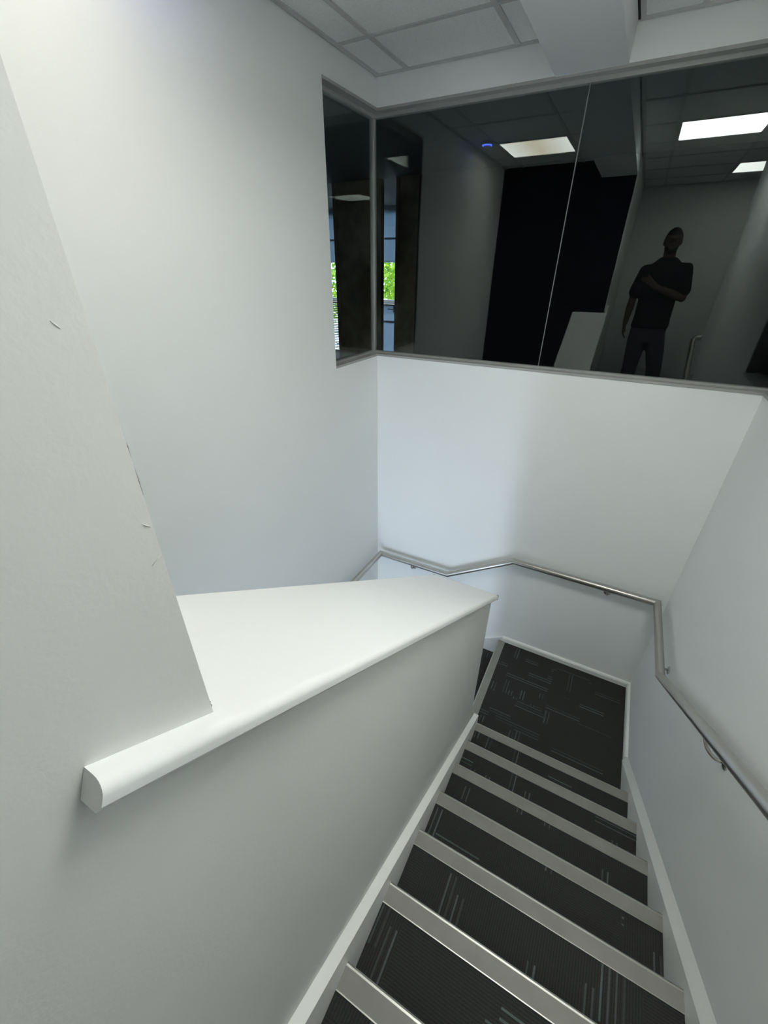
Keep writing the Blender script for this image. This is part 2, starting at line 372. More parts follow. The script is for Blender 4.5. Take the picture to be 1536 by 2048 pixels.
# ------------------------------------------------------------------ windows
def window(name, label): return struct(empty(name), label)
w2 = window('window_2', 'long dark interior window across the back wall')
w1 = window('window_1', 'narrow dark return of the corner window in the left wall')
w3 = window('window_3', 'dark return of the corner window in the right wall')
fz0, fz1 = ZS + .002, ZH - .002
JX = -0.170                                                # butt joint between the panes
def pane(x0, x1, y0, y1, parent): part('pane', boxes((x0, x1, y0, y1, ZS + .010, ZH - .012)), M['glass'], parent)
pane(XG + .016, JX - .003, YG - .004, YG + .004, w2); pane(JX + .003, XG3 - .016, YG - .004, YG + .004, w2)
pane(XG - .004, XG + .004, WLY + .004, YG - .016, w1)
pane(XG3 - .004, XG3 + .004, WRY + .004, YG - .016, w3)
part('joint_strip', boxes((JX - .0022, JX + .0022, YG - .0045, YG + .0045, ZS + .01, ZH - .012)), M['joint'], w2)
# sill and head linings with a channel for the glass
part('sill', bevel(boxes((XL - .105, W + .105, YB - .004, YB + .115, ZS - .012, ZS + .003)), .002, 1), M['frame'], w2)
part('sill_channel', boxes((XG, XG3, YG - .018, YG + .018, ZS + .003, ZS + .014)), M['frame'], w2)
part('head', boxes((XL - .105, W + .105, YB - .002, YB + .115, ZH - .003, ZH + .010)), M['frame'], w2)
part('head_channel', boxes((XG, XG3, YG - .018, YG + .018, ZH - .020, ZH - .003)), M['frame'], w2)
for nm, wd, xg, xw, s, y0 in (('l', w1, XG, XL, -1, WLY), ('r', w3, XG3, W, 1, WRY)):
    xa, xb = sorted((xw - s * .004, xw + s * .115))
    part('sill', boxes((xa, xb, y0, YB - .004, ZS - .012, ZS + .003)), M['frame'], wd)
    part('sill_channel', boxes((xg - .018, xg + .018, y0, YG - .018, ZS + .003, ZS + .014)), M['frame'], wd)
    part('head', boxes((xa, xb, y0, YB - .002, ZH - .003, ZH + .010)), M['frame'], wd)
    part('head_channel', boxes((xg - .018, xg + .018, y0, YG - .018, ZH - .020, ZH - .003)), M['frame'], wd)
    part('jamb', boxes((xa if s < 0 else xw + .004, xb if s > 0 else xw - .004, y0, y0 + .006, ZS + .003, ZH - .003)), M['frame'], wd)
part('corner_post', bevel(boxes((XG - .016, XG + .016, YG - .016, YG + .016, ZS + .003, ZH - .003)), .002, 1), M['frame'], w2)
part('corner_post', bevel(boxes((XG3 - .016, XG3 + .016, YG - .016, YG + .016, ZS + .003, ZH - .003)), .002, 1), M['frame'], w2)
# daylight window at the foot of the lower flight
w4 = window('window_4', 'daylight window at the foot of the lower flight')
part('frame', boxes((-1.14, -1.10, -3.64, -3.58, -1.5, .95), (-.54, -.50, -3.64, -3.58, -1.5, .95), (-1.10, -.54, -3.64, -3.58, -1.5, -1.45), (-1.10, -.54, -3.64, -3.58, .90, .95)), M['pvc'], w4)
part('pane', boxes((-1.10, -.54, -3.612, -3.606, -1.45, .90)), M['glass_clear'], w4)

# ------------------------------------------------------------------ half wall with its sloping cap
CT = 1.4239                                                # cap top at the far end of the half wall
def capz(y): return CT - SL * (y - HE)
hw = bmesh.new()
prism(hw, [(PY, -3.0), (HE, -3.0), (HE, capz(HE) - .032), (PY, capz(PY) - .032)], 'x', -0.312, 0.0)
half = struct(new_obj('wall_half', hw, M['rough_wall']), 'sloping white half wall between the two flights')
def cap_section(x0, x1, r=.014, t=.034):
    pts = []
    for a in [i * math.pi / 2 / 6 for i in range(7)]: pts.append((x1 - r + r * math.sin(a), -r + r * math.cos(a)))
    pts += [(x1, -t + .010), (x1 - .006, -t), (x0 + .006, -t), (x0, -t + .010)]
    for a in [math.pi / 2 - i * math.pi / 2 / 6 for i in range(7)]: pts.append((x0 + r - r * math.sin(a), -r + r * math.cos(a)))
    return pts
def cap_loft(bm, x0, x1, ys, closed_taper=None):
    rings = []
    for k, y in enumerate(ys):
        sec = cap_section(x0, x1)
        rings.append([bm.verts.new((px, y, capz(y) + pz)) for px, pz in sec])
    n = len(rings[0])
    for a, b in zip(rings, rings[1:]):
        for k in range(n): bm.faces.new((a[k], a[(k + 1) % n], b[(k + 1) % n], b[k]))
    bm.faces.new(rings[0]); bm.faces.new(rings[-1][::-1])
cb = bmesh.new()
cap_loft(cb, -0.337, 0.026, [PY + .0005, -1.2, -0.6, HE, HE + .022])
# rounded far end
cap = new_obj('cap', cb, M['gloss'], smooth=True); cap.modifiers.new('edge', 'EDGE_SPLIT').split_angle = math.radians(35); cap.parent = half; cap['label'] = 'rounded white cap board on the half wall'
bm = bmesh.new()
prof = [(-.0005, 0)] + [q for q in cap_section(-0.337, 0.026) if q[0] > 0 and q[1] > -.033] + [(.020, -.034), (-.0005, -.034)]
ring = []
for y, kk in ((-1.795, .35), (PY + .0005, 0)): ring.append([bm.verts.new((px, y + pz * kk, capz(y) + pz - SL * pz * kk)) for px, pz in prof])
for k in range(len(prof)): bm.faces.new((ring[0][k], ring[0][(k + 1) % len(prof)], ring[1][(k + 1) % len(prof)], ring[1][k]))
bm.faces.new(ring[0]); bm.faces.new(ring[1][::-1])
stub = new_obj('cap_nose', bm, M['gloss'], smooth=True); stub.modifiers.new('edge', 'EDGE_SPLIT').split_angle = math.radians(35); stub.parent = half; stub['label'] = 'cut end of the cap moulding running onto the full-height wall'
bm = bmesh.new()
ring = []
rr = .014
for a in [i * math.pi / 2 / 6 for i in range(7)]:
    y = HE + .022 + rr * math.sin(a); dz = -rr + rr * math.cos(a)
    ring.append([bm.verts.new((-0.337, y, capz(HE + .022) - SL * (y - HE - .022) * .6 + dz)), bm.verts.new((0.026, y, capz(HE + .022) - SL * (y - HE - .022) * .6 + dz))])
ring.append([bm.verts.new((-0.337, HE + .030, capz(HE + .022) - .036)), bm.verts.new((0.026, HE + .030, capz(HE + .022) - .036))])
ring.append([bm.verts.new((-0.337, HE + .022, capz(HE + .022) - .034)), bm.verts.new((0.026, HE + .022, capz(HE + .022) - .034))])
for a, b in zip(ring, ring[1:]): bm.faces.new((a[0], a[1], b[1], b[0]))
bm.faces.new([q[0] for q in ring]); bm.faces.new([q[1] for q in ring][::-1])
en = new_obj('cap_end', bm, M['gloss'], smooth=True); en.modifiers.new('edge', 'EDGE_SPLIT').split_angle = math.radians(35); en.parent = half

# ================================================================== STAIRS
st = tag(empty('staircase', (0.49, -0.9, 0)), 'straight flight of dark carpeted stairs going down to a landing', 'staircase')
st['kind'] = 'structure'
x0s, x1s = 0.030, 0.957
NW = 0.0578                                                # width of the nosing strips
def nosing(parent, a0, a1, edge, z, axis):
    """L-shaped aluminium edge with a grey insert. axis 'x': strip runs along x, front edge at y=edge facing +y; 'y': runs along y, front at x=edge facing -x"""
    bm = bmesh.new()
    if axis == 'x':
        prism(bm, [(edge - NW, z), (edge - NW, z + .003), (edge - .001, z + .003), (edge + .003, z + .001), (edge + .003, z - .030), (edge, z - .030), (edge, z)], 'x', a0, a1)
        ins = boxes((a0, a1, edge - NW + .003, edge - .006, z + .003, z + .0036))
    else:
        prism(bm, [(edge + NW, z), (edge + NW, z + .003), (edge + .001, z + .003), (edge - .003, z + .001), (edge - .003, z - .030), (edge, z - .030), (edge, z)], 'y', a0, a1)
        ins = boxes((edge + .006, edge + NW - .003, a0, a1, z + .003, z + .0036))
    o = child(new_obj('nosing', bm, M['alu']), parent); o['label'] = 'grey metal nosing strip'
    ii = new_obj('insert', ins, M['insert']); ii.parent = o
    return o
for i in range(1, 8):
    y1 = -(i - 1) * G_; z = i * R_
    bm = boxes((x0s - .004, x1s + .004, y1 - G_, y1, -0.30 if i < 3 else z - 3 * R_, z))
    s_ = child(new_obj('step', bm, M['carpet']), st); s_['label'] = 'dark charcoal carpeted step'
    n_ = nosing(st, x0s, x1s, y1, z, 'x')
n_ = nosing(st, x0s, x1s, YT, ZF, 'x')
# landing, laid with four carpet tiles
LX = -0.0626
land = child(new_obj('landing', boxes((LX, W, HE, YB, -0.30, -0.006)), M['carpet']), st); land['label'] = 'landing slab'
xm, ym = 0.43, 0.47
for k, (a, b, c, d) in enumerate(((LX + NW, xm, 0.0, ym), (xm, W - .018, 0.0, ym), (LX + NW, xm, ym, YB - .018), (xm, W - .018, ym, YB - .018))):
    t_ = child(new_obj('carpet_tile', boxes((a + .0004, b - .0004, c + .0004, d - .0004, -.006, 0.0)), CARP[k]), st)
nosing(st, HE, YB - .018, LX, 0.0, 'y')
# stringers (raked skirtings)
def stringer(xw, xi, ya, yb, inner=.048, name='stringer'):
    bm = bmesh.new()
    def zz(y, off): return R_ + off - SL * y
    rows = []
    for y in (ya, yb):
        rows.append([bm.verts.new((xw, y, zz(y, .102))), bm.verts.new((xi, y, zz(y, inner))), bm.verts.new((xi, y, zz(y, -.36))), bm.verts.new((xw, y, zz(y, -.36)))])
    a, b = rows
    for k in range(4): bm.faces.new((a[k], a[(k + 1) % 4], b[(k + 1) % 4], b[k]))
    bm.faces.new(a); bm.faces.new(b[::-1])
    o = child(new_obj(name, bm, M['trim']), st); o['label'] = 'white painted stringer along the steps'
    return o
stringer(0.0, x0s, YT, -0.012, .096)
# right stringer runs down until it meets the level landing skirting
ye = (R_ + .102 - .052) / SL
stringer(W, x1s, YT, ye)
def skirt(name, bm): return struct(new_obj(name, bm, M['trim']), 'low white skirting around the landing')
bm = bmesh.new()
sk = [(0, 0), (.020, 0), (.020, .036), (.014, .046), (0, .050)]
prism(bm, [(W - a, b) for a, b in sk], 'y', ye, YB - .020); skirt('baseboard_right', bm)
bm = bmesh.new()
prism(bm, [(YB - a, b) for a, b in sk], 'x', LX + .03, W); skirt('baseboard_back', bm)
# two steps down to the left, the lower landing and the lower flight
X2 = LX - G_
s_ = child(new_obj('step', boxes((X2, LX, HE, YB, -0.60, -R_)), M['carpet']), st); s_['label'] = 'dark carpeted step down to the left behind the half wall'
nosing(st, HE, YB - .018, X2, -R_, 'y')
l2 = child(new_obj('landing', boxes((XL, X2, HE, YB, -0.70, -2 * R_)), M['carpet']), st); l2['label'] = 'lower landing slab'
for k in range(1, 12):
    yk = HE - (k - 1) * G_; zk = -2 * R_ - k * R_
    s_ = child(new_obj('step', boxes((XL, -0.312, yk - G_, yk, zk - .5, zk)), M['carpet']), st); s_['label'] = 'dark carpeted step of the lower flight'
    nosing(st, XL, -0.312, yk - .0005, zk, 'x')
child(new_obj('lower_floor', boxes((XL, -0.13, -3.55, HE - 11 * G_, -2.9, -2 * R_ - 11 * R_)), M['carpet']), st)
bm = bmesh.new()
prism(bm, [(LX + .03, .050), (X2 - .10, .050 - (LX + .03 - X2 + .10) * SL), (X2 - .10, -.45), (LX + .03, -.45)], 'y', YB - .018, YB)
struct(new_obj('baseboard_steps', bm, M['gloss']), 'raked white skirting beside the steps going down to the left')

# ================================================================== HANDRAIL
RR = 0.0238
RX, RY, RXL = W - 0.070, YB - 0.070, XL + 0.072
RSL = 0.6584
def railz(y): return 0.918 + RSL * (0.255 - y)
hr = tag(empty('handrail', (RX, RY, 0.93)), 'brushed steel tube handrail following the walls around the stairs', 'handrail')
yt = -1.735
ret = arc(lambda t: (RX + .05 * (1 - math.cos(t * math.pi / 2)), yt - .05 * math.sin(t * math.pi / 2), railz(yt) + .05 * RSL * math.sin(t * math.pi / 2)), 6)[::-1]
def seg_tube(p, r=RR, seg=20):
    o = part('rail', tube(bmesh.new(), p, r, seg), M['steel'], hr, True)
    return o
P0 = [(W - .001, ret[0][1], ret[0][2])] + ret + [(RX, 0.255, 0.918), (RX, RY, 0.912), (-0.063, RY, 0.911), (-0.583, RY, 0.581), (RXL, RY, 0.575), (RXL, 0.25, 0.575), (RXL, -1.6, 0.575 - 1.85 * SL)]
rail = seg_tube(P0)
md = rail.modifiers.new('edge', 'EDGE_SPLIT'); md.split_angle = math.radians(25)
def bracket(base, n, railpt, along):
    """round rose on the wall with a curved arm up to the underside of the tube"""
    base = Vector(base); n = Vector(n); rp = Vector(railpt)
    b = part('bracket', disc(bmesh.new(), base, n, .024, .006), M['steel'], hr, True); b['label'] = 'round steel wall rose with a curved arm'
    md = b.modifiers.new('edge', 'EDGE_SPLIT'); md.split_angle = math.radians(35)
    foot = base + n * .004; top = rp - Vector((0, 0, RR * .7)); out = (rp - base).dot(n)
    pts = [foot]
    for i in range(0, 9):
        t = i / 8 * math.pi / 2
        pts.append(foot + n * (out * .25 + (out * .75 - .004) * math.sin(t)) + Vector((0, 0, (top.z - foot.z) * (1 - math.cos(t)))) + along * ((top - foot).dot(along)) * (1 - math.cos(t)))
    a = new_obj('arm', tube(bmesh.new(), pts, .0062, 10), M['steel'], None, True); a.parent = b
Y = Vector((0, 1, 0)); X = Vector((1, 0, 0))
bracket((W, 0.407, 0.842), (-1, 0, 0), (RX, 0.395, 0.917), Y)
bracket((W, -0.500, 1.322), (-1, 0, 0), (RX, -0.440, railz(-.440)), Y)
bracket((W, -1.45, railz(-1.45) - .11), (-1, 0, 0), (RX, -1.40, railz(-1.40)), Y)
bracket((0.615, YB, 0.832), (0, -1, 0), (0.615, RY, 0.912), X)
bracket((-0.930, YB, 0.492), (0, -1, 0), (-0.930, RY, 0.578), X)
bracket((XL, 0.45, 0.490), (1, 0, 0), (RXL, 0.45, 0.575), Y)

# ================================================================== CEILING LAMPS, DETECTOR
def lamp(cx, cy, m, label):
    t = tag(empty('ceiling_light', (cx, cy, ZC)), label, 'ceiling light', 'square panel lights in the ceiling')
    h = .288
    fr = boxes((cx - h, cx + h, cy - h, cy - h + .012, ZC - .004, ZC + .011), (cx - h, cx + h, cy + h - .012, cy + h, ZC - .004, ZC + .011),
               (cx - h, cx - h + .012, cy - h + .012, cy + h - .012, ZC - .004, ZC + .011), (cx + h - .012, cx + h, cy - h + .012, cy + h - .012, ZC - .004, ZC + .011))
    part('frame', fr, M['lampframe'], t)
    part('diffuser', boxes((cx - h + .012, cx + h - .012, cy - h + .012, cy + h - .012, ZC - .001, ZC + .008)), m, t)
lamp(-0.821, -0.915, M['lamp_warm'], 'square ceiling light reflected in the glass left of the pane joint')
lamp(0.535, -0.915, M['lamp'], 'largest square ceiling light reflected at the upper right of the glass')
lamp(1.135, -2.715, M['lamp_hall'], 'smaller square ceiling light reflected at the right edge of the glass')
sdm = tag(empty('smoke_detector', (-1.16, -0.50, ZC)), 'small round ceiling sensor with a blue light ring', 'smoke detector')
bm = tube(bmesh.new(), [(-1.16, -.50, ZC), (-1.16, -.50, ZC - .02), (-1.16, -.50, ZC - .034)], [.045, .045, .030], 24); part('body', bm, M['plastic'], sdm, True)
bm = bmesh.new(); tube(bm, [(-1.16 + .036 * math.cos(a), -.50 + .036 * math.sin(a), ZC - .0285) for a in [2 * math.pi * k / 20 for k in range(21)]], .0045, 8); part('light_ring', bm, M['led'], sdm, True)

# ================================================================== DARK ROOM BEHIND THE GLASS
OX0, OX1, OY1, OZ0, OZ1 = -7.6, 2.4, 7.0, 1.20, 3.95
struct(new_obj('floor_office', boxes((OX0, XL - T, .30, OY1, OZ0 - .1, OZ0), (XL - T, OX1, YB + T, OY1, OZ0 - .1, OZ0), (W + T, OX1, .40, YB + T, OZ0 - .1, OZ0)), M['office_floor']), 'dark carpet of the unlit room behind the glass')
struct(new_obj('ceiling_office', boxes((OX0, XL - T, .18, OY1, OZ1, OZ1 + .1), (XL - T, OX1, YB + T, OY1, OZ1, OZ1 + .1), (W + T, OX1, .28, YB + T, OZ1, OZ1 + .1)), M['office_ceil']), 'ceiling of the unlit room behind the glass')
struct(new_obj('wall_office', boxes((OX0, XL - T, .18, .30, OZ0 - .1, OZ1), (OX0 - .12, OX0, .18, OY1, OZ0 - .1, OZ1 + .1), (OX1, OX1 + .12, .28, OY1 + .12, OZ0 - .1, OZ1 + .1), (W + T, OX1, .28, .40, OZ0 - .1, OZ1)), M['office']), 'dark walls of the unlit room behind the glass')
# window wall: lower panel, glazing strip with blind above, solid to the right
ZW0, ZW1 = 2.235, 3.90
struct(new_obj('wall_office_far', boxes((-3.6, OX1, OY1, OY1 + .12, OZ0 - .1, OZ1 + .1), (OX0 - .12, -6.9, OY1, OY1 + .12, OZ0 - .1, OZ1 + .1), (-6.9, -3.6, OY1, OY1 + .12, ZW1, OZ1 + .1)), M['pvc']), 'pale far wall with a window, glimpsed through the gap')
w5 = window('window_5', 'bright window with a half-drawn blind in the room behind the glass')
part('sill', bevel(boxes((-6.9, -3.6, OY1 - .06, OY1 + .10, ZW0 - .035, ZW0)), .004, 1), M['pvc'], w5)
part('lower_panel', boxes((-5.55, -3.6, OY1 + .03, OY1 + .04, OZ0 - .1, ZW0 - .036)), M['blind'], w5)
part('panel_rail', boxes((-5.55, -3.6, OY1 + .02, OY1 + .05, 1.86, 1.90)), M['pvc'], w5)
part('frame', boxes((-6.9, -3.6, OY1 + .04, OY1 + .09, ZW0, ZW0 + .075), (-6.9, -3.6, OY1 + .04, OY1 + .09, ZW1 - .05, ZW1), (-5.45, -5.38, OY1 + .04, OY1 + .09, ZW0, ZW1)), M['pvc'], w5)
part('pane', boxes((-6.9, -3.6, OY1 + .062, OY1 + .068, ZW0 + .075, ZW1 - .05)), M['glass_clear'], w5)
bl = tag(new_obj('roller_blind', boxes((-6.88, -3.62, OY1 + .012, OY1 + .016, 3.03, ZW1), (-6.88, -3.62, OY1 + .006, OY1 + .022, 3.00, 3.03), (-6.88, -3.62, OY1 + .004, OY1 + .02, 3.40, 3.43)), M['blind']), 'pale roller blind half lowered over the bright window', 'blind')
vb = tag(empty('slatted_blind', (-6.2, OY1, 1.2)), 'white horizontal slats below the bright window at the left pane', 'blind')
for k in range(26):
    z = 1.22 + k * .0375
    part('slat', boxes((-6.88, -5.56, OY1 + .02, OY1 + .05, z, z + .017)), M['pvc'], vb)
hd = tag(empty('lever_handle', (-4.28, OY1, 2.13)), 'small chrome lever handle on the pale panel under the window', 'handle')
part('lever', tube(bmesh.new(), [(-4.40, OY1 - .05, 2.135), (-4.28, OY1 - .05, 2.13), (-4.28, OY1 + .02, 2.13)], .012, 10), M['steel'], hd, True)
part('plate', bevel(boxes((-4.305, -4.255, OY1 + .002, OY1 + .021, 2.05, 2.19)), .003, 1), M['steel'], hd)
# brown timber partition with door-wide gaps
def brown(x0, x1, lab):
    t = struct(empty('partition', ((x0 + x1) / 2, 4.5, OZ0)), lab)
    part('panel', boxes((x0, x1, 4.48, 4.54, OZ0, OZ1)), M['brown'], t)
    for xa in (x0, x1 - .05): part('stile', bevel(boxes((xa, xa + .05, 4.46, 4.56, OZ0, OZ1)), .004, 1), M['brown'], t)
brown(-4.02, -3.20, 'dark brown timber panel seen through the corner of the glass')
brown(-2.965, -2.62, 'narrow dark brown timber panel right of the bright gap')
struct(new_obj('wall_office_inner', boxes((-2.62, OX1, 4.46, 4.56, OZ0, OZ1)), M['office']), 'dark partition across the unlit room')
# outside: ground, leafy trees, a parked car
struct(new_obj('ground', boxes((-40, 20, OY1 + .12, 60, -0.62, -0.5)), M['ground']), 'paved ground outside the far window')
def tree(cx, cy, h, rx, n, lab):
    t = tag(empty('tree', (cx, cy, -.5)), lab, 'tree', 'trees outside the far window')
    part('trunk', tube(bmesh.new(), [(cx, cy, -.5), (cx + .05, cy, h * .3), (cx - .05, cy + .1, h * .6)], [.16, .12, .05], 10), M['bark'], t, True)
    bm = bmesh.new()
    for _ in range(n):
        u = random.uniform(-1, 1); a = random.uniform(0, 2 * math.pi); rad = random.uniform(.55, 1) ** .5
        q = Vector((math.cos(a) * math.sqrt(1 - u * u), math.sin(a) * math.sqrt(1 - u * u), u)) * rad
        c = Vector((cx + q.x * rx, cy + q.y * rx * .7, h * .55 + q.z * h * .55))
        d1 = Vector((random.gauss(0, 1), random.gauss(0, 1), random.gauss(0, 1))).normalized(); d2 = d1.orthogonal().normalized(); s = random.uniform(.07, .14)
        bm.faces.new([bm.verts.new(c + d1 * s), bm.verts.new(c + d2 * s * .5), bm.verts.new(c - d1 * s), bm.verts.new(c - d2 * s * .5)])
    f = part('foliage', bm, M['leaf'], t); f['kind'] = 'stuff'
tree(-8.4, 15.5, 6.2, 2.3, 9000, 'bright green leafy tree showing through the narrow window gap')
tree(-14.2, 17.0, 6.6, 2.5, 7000, 'bright green leafy tree showing at the edge of the left pane')
tree(-11.3, 23.5, 7.2, 2.8, 7000, 'taller green tree farther behind the parked car')
car = tag(empty('car', (-7.2, 12.4, -.5)), 'silver parked car outside, below the green leaves', 'car')
bm = bmesh.new(); cy0, cy1 = 11.5, 13.2
prism(bm, [(-9.3, -.2), (-5.1, -.2), (-5.0, .25), (-5.7, .42), (-6.3, .45), (-7.0, .92), (-8.5, .95), (-9.2, .5), (-9.35, .3)], 'y', cy0, cy1); part('body', bevel(bm, .05, 2), M['carpaint'], car, True)
bm = bmesh.new(); prism(bm, [(-6.45, .50), (-7.02, .88), (-8.45, .90), (-8.95, .52)], 'y', cy0 - .01, cy1 + .01); part('side_window', bm, M['darkglass'], car)
for x in (-8.5, -5.9):
    for y in (cy0, cy1 - .2): part('wheel', tube(bmesh.new(), [(x, y - .02, -.19), (x, y + .2, -.19)], .31, 24), M['tyre'], car)

# ================================================================== PERSON (the photographer, seen in the glass)
def ell(bm, c, rx, ry, rz, fn=None, seg=20, rings=14):
    m = Matrix.Translation(c) @ Matrix.Diagonal((rx, ry, rz, 1))
    r = bmesh.ops.create_uvsphere(bm, u_segments=seg, v_segments=rings, radius=1)
    for v in r['verts']:
        if fn: v.co = fn(v.co.copy())
        v.co = m @ v.co
def limb(bm, pts, rad, seg=14):
    for a, b, ra, rb in zip(pts, pts[1:], rad, rad[1:]): tube(bm, [a, b], [ra, rb], seg)
    for q, r in zip(pts, rad): ell(bm, Vector(q), r, r, r, None, seg, 8)
def loft(bm, rows, seg=24):
    rs = []
    for (cx, cy, cz, rx, ry) in rows:
        rs.append([bm.verts.new((cx + rx * math.copysign(abs(math.cos(t)) ** .85, math.cos(t)), cy + ry * math.sin(t), cz)) for t in [2 * math.pi * k / seg for k in range(seg)]])
    for a, b in zip(rs, rs[1:]):
        for k in range(seg): bm.faces.new((a[k], a[(k + 1) % seg], b[(k + 1) % seg], b[k]))
    bm.faces.new(rs[0][::-1]); bm.faces.new(rs[-1])
def fuse(o, vox, it=6):
    r = o.modifiers.new('fuse', 'REMESH'); r.mode = 'VOXEL'; r.voxel_size = vox; r.use_smooth_shade = True
    s = o.modifiers.new('smooth', 'SMOOTH'); s.factor = .5; s.iterations = it
PX, PYY = 0.478, -2.20
person = tag(empty('person', (PX, PYY, ZF)), 'person in a black t-shirt and dark jeans holding up a phone, mirrored in the glass', 'person')
shL, elL, wrL = Vector((.285, -2.19, 2.875)), Vector((.232, -2.215, 2.585)), Vector((.222, -2.135, 2.335))
shR, elR, wrR = Vector((.672, -2.18, 2.895)), Vector((.712, -2.135, 2.615)), Vector((.440, -1.985, 2.715))
hipL, knL, anL = Vector((.395, -2.20, 2.22)), Vector((.400, -2.175, 1.85)), Vector((.385, -2.225, 1.48))
hipR, knR, anR = Vector((.575, -2.20, 2.22)), Vector((.660, -2.165, 1.85)), Vector((.690, -2.225, 1.48))
HC = Vector((.468, -2.155, 3.148))
bm = bmesh.new()
# torso, neck, head
loft(bm, [(PX, -2.20, 2.16, .15, .10), (PX, -2.20, 2.30, .165, .11), (PX, -2.20, 2.48, .155, .105), (PX, -2.205, 2.68, .175, .12), (PX, -2.21, 2.82, .185, .115), (PX, -2.21, 2.90, .15, .09), (PX - .003, -2.205, 2.955, .075, .065)])
limb(bm, [(PX, -2.20, 2.93), (PX - .004, -2.185, 3.0), (HC.x, HC.y - .015, 3.07)], [.068, .060, .060])
def skull(v):
    # v on the unit sphere: narrower jaw, flatter face, brow, nose and ears
    if v.z < 0: v.x *= 1 - .28 * v.z * v.z; v.y *= 1 - .10 * v.z * v.z
    if v.y > 0: v.y *= .93
    return v
ell(bm, HC, .077, .098, .118, skull, 28, 20)
ell(bm, HC + Vector((0, .055, -.062)), .050, .042, .052, None)                         # jaw and chin
ell(bm, HC + Vector((0, .090, .018)), .052, .014, .012, None)                          # brow
limb(bm, [HC + Vector((0, .092, .008)), HC + Vector((0, .108, -.022)), HC + Vector((0, .100, -.032))], [.009, .014, .013])   # nose
for s in (-1, 1):
    ell(bm, HC + Vector((s * .079, -.005, -.008)), .010, .020, .032)                   # ears
    limb(bm, [HC + Vector((s * .045, .080, -.02)), HC + Vector((s * .03, .085, -.03))], [.02, .02])   # cheeks
limb(bm, [HC + Vector((-.02, .096, -.058)), HC + Vector((.02, .096, -.058))], [.007, .007]); limb(bm, [HC + Vector((-.018, .095, -.068)), HC + Vector((.018, .095, -.068))], [.008, .008])
# arms
limb(bm, [(.33, -2.2, 2.885), shL, (shL + elL) / 2 + Vector((-.004, .006, 0)), elL, elL.lerp(wrL, .35), wrL], [.055, .056, .049, .040, .041, .027])
limb(bm, [(.63, -2.2, 2.895), shR, (shR + elR) / 2 + Vector((.006, .006, 0)), elR, elR.lerp(wrR, .35), wrR], [.055, .056, .049, .040, .041, .027])
# left hand, relaxed and slightly curled, hanging with the palm towards the thigh
def finger(base, d, curl, L, r, palm):
    p = Vector(base); pts = [p]; dd = Vector(d).normalized(); pm = Vector(palm).normalized()
    for k, f in enumerate((.45, .32, .23)):
        dd = (dd + pm * curl[k]).normalized(); p = p + dd * L * f; pts.append(p.copy())
    limb(bm, pts, [r, r * .95, r * .88, r * .75], 10)
hd_ = (wrL - elL).normalized(); hd_ = (hd_ + Vector((.05, -.15, -.6))).normalized()
pal = Vector((.9, -.1, -.1)); side = hd_.cross(pal).normalized()                        # side runs towards the thumb or away
if side.y < 0: side = -side
kn = wrL + hd_ * .088
for k in range(5):
    f = (k - 2) / 2
    limb(bm, [wrL + side * f * .018, kn + side * f * .034 - hd_ * abs(f) * .006], [.017, .0125], 10)
for k, (L, f) in enumerate(((.072, 1.0), (.082, .36), (.077, -.30), (.060, -.95))):
    finger(kn + side * f * .034, hd_, (.25, .45, .4), L, .0092 if k < 3 else .0082, pal)
finger(wrL + hd_ * .026 + side * .022, hd_ * .75 + side * .62 + pal * .25, (.1, .15, .1), .080, .0110, hd_)
# right hand gripping the phone from its right edge
PC = CAM - RT * .020 - UP * .057 - FW * .017
edge = PC + RT * .036 - UP * .030
pd = (edge - wrR).normalized(); kn2 = wrR + pd * .085 + FW * .010
for k in range(5):
    f = (k - 2) / 2
    limb(bm, [wrR + UP * f * .016, kn2 + UP * f * .032], [.017, .0125], 10)
for k, (f, L) in enumerate(((.95, .075), (.33, .080), (-.30, .076), (-.92, .062))):      # fingers cross the back of the phone, below the lens
    b0 = kn2 + UP * (f * .030 - .006); b1 = edge + RT * .004 + FW * .016 + UP * (f * .028 - .006); b2 = PC + RT * (.036 - L * .38) + FW * .0145 + UP * (-.030 + f * .024); b3 = PC + RT * (.036 - L * .75) + FW * .0135 + UP * (-.032 + f * .024)
    limb(bm, [b0, b1, b2, b3], [.0098, .0092, .0086, .0072], 10)
limb(bm, [wrR + UP * .016, edge + RT * .012 - FW * .012 + UP * .018, PC + RT * .026 - FW * .016 + UP * .000, PC + RT * .006 - FW * .015 + UP * .012], [.017, .0125, .0105, .0085], 10)   # thumb on the screen side
# legs inside the jeans
limb(bm, [hipL, knL, anL], [.085, .055, .036]); limb(bm, [hipR, knR, anR], [.085, .055, .036])
body = part('body', bm, M['skin'], person); fuse(body, .0055, 5)
# t-shirt
bm = bmesh.new()
loft(bm, [(PX + .004, -2.195, 2.30, .196, .140), (PX + .003, -2.195, 2.42, .186, .138), (PX, -2.20, 2.58, .186, .140), (PX, -2.205, 2.74, .203, .142), (PX, -2.21, 2.84, .205, .132), (PX, -2.21, 2.905, .190, .110), (PX, -2.205, 2.958, .130, .090), (PX - .002, -2.20, 3.005, .078, .072)])
limb(bm, [(.36, -2.205, 2.875), shL, shL.lerp(elL, .45), shL.lerp(elL, .72)], [.070, .062, .070, .074])
limb(bm, [(.60, -2.205, 2.885), shR, shR.lerp(elR, .45), shR.lerp(elR, .72)], [.070, .062, .070, .074])
shirt = part('t_shirt', bm, M['shirt'], person); fuse(shirt, .010, 5); shirt['label'] = 'black short-sleeved t-shirt'
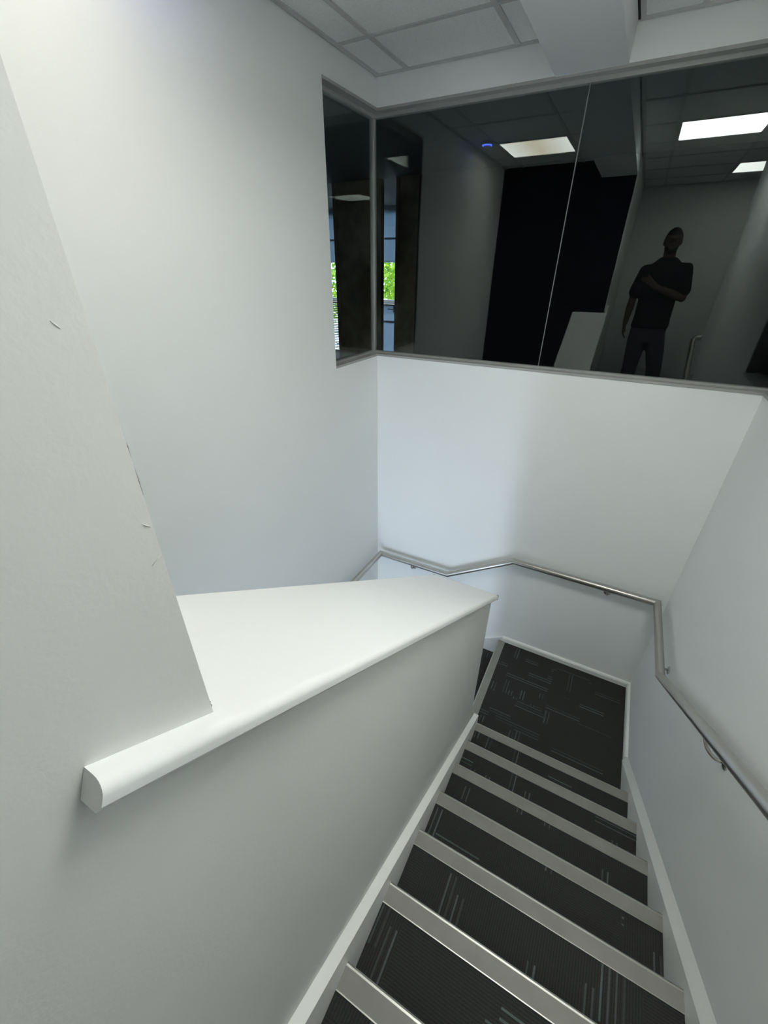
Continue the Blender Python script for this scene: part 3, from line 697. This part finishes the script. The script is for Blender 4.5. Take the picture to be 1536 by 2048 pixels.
# jeans
bm = bmesh.new()
loft(bm, [(PX + .003, -2.20, 2.14, .165, .125), (PX + .003, -2.20, 2.24, .186, .135), (PX + .003, -2.20, 2.36, .178, .128)])
limb(bm, [hipL + Vector((0, 0, -.04)), hipL.lerp(knL, .5), knL, knL.lerp(anL, .4), anL + Vector((0, 0, -.02))], [.105, .094, .080, .078, .070])
limb(bm, [hipR + Vector((0, 0, -.04)), hipR.lerp(knR, .5), knR, knR.lerp(anR, .4), anR + Vector((0, 0, -.02))], [.105, .094, .080, .078, .070])
jn = part('jeans', bm, M['jeans'], person); fuse(jn, .011, 5)
# shoes
for an in (anL, anR):
    bm = bmesh.new(); c = Vector((an.x, an.y, ZF))
    rows = []
    for t, wd, hh in ((-.09, .032, .05), (-.06, .042, .09), (0, .044, .10), (.06, .046, .075), (.13, .048, .055), (.18, .036, .04), (.20, .015, .02)):
        rows.append([bm.verts.new((c.x + wd * math.cos(a), c.y + t, c.z + (hh * math.sin(a) if math.sin(a) > 0 else 0))) for a in [2 * math.pi * k / 16 for k in range(16)]])
    for a, b in zip(rows, rows[1:]):
        for k in range(16): bm.faces.new((a[k], a[(k + 1) % 16], b[(k + 1) % 16], b[k]))
    bm.faces.new(rows[0]); bm.faces.new(rows[-1][::-1])
    part('shoe', bm, M['shoe'], person, True)
# short hair and beard
bm = bmesh.new()
r = bmesh.ops.create_uvsphere(bm, u_segments=28, v_segments=20, radius=1)
for v in r['verts']: v.co = skull(v.co.copy())
bmesh.ops.delete(bm, geom=[v for v in bm.verts if v.co.z < (.42 if v.co.y > .15 else -.35 if v.co.y < -.25 else .15)], context='VERTS')
for v in bm.verts: v.co = HC + Vector((v.co.x * .081, v.co.y * .102, v.co.z * .123))
hr_ = part('hair', bm, M['hair'], person, True); so = hr_.modifiers.new('thick', 'SOLIDIFY'); so.thickness = .008; so.offset = 0
bm = bmesh.new()
ell(bm, HC + Vector((0, .056, -.074)), .054, .045, .046); ell(bm, HC + Vector((0, .03, -.06)), .066, .05, .045)
bd = part('beard', bm, M['hair'], person); fuse(bd, .006, 2)
# glasses
bm = bmesh.new()
for s in (-1, 1):
    c = HC + Vector((s * .033, .106, .004))
    tube(bm, [c + Vector((.026 * math.cos(a), 0, .020 * math.sin(a))) for a in [2 * math.pi * k / 16 for k in range(17)]], .002, 6)
    tube(bm, [c + Vector((s * .026, 0, .006)), HC + Vector((s * .082, .05, .006)), HC + Vector((s * .084, -.01, .004))], .002, 6)
tube(bm, [HC + Vector((-.008, .107, .008)), HC + Vector((.008, .107, .008))], .002, 6)
part('glasses', bm, M['phone'], person)
# phone in the raised hand
ph = tag(empty('phone', tuple(PC)), 'black phone held up in front of the person, mirrored in the glass', 'phone')
bm = bevel(boxes((-.036, .036, -.074, .074, -.004, .004)), .003, 2)
rot = Matrix(((RT.x, UP.x, -FW.x, PC.x), (RT.y, UP.y, -FW.y, PC.y), (RT.z, UP.z, -FW.z, PC.z), (0, 0, 0, 1)))
bm.transform(rot); part('case', bm, M['phone'], ph)
bm = boxes((-.033, .033, -.070, .070, .004, .0045)); bm.transform(rot); part('screen', bm, M['darkglass'], ph)
for dy in (.057, .035):
    bm = tube(bmesh.new(), [(.020, dy, -.004), (.020, dy, -.0065)], .008, 16); bm.transform(rot); part('lens', bm, M['darkglass'], ph)
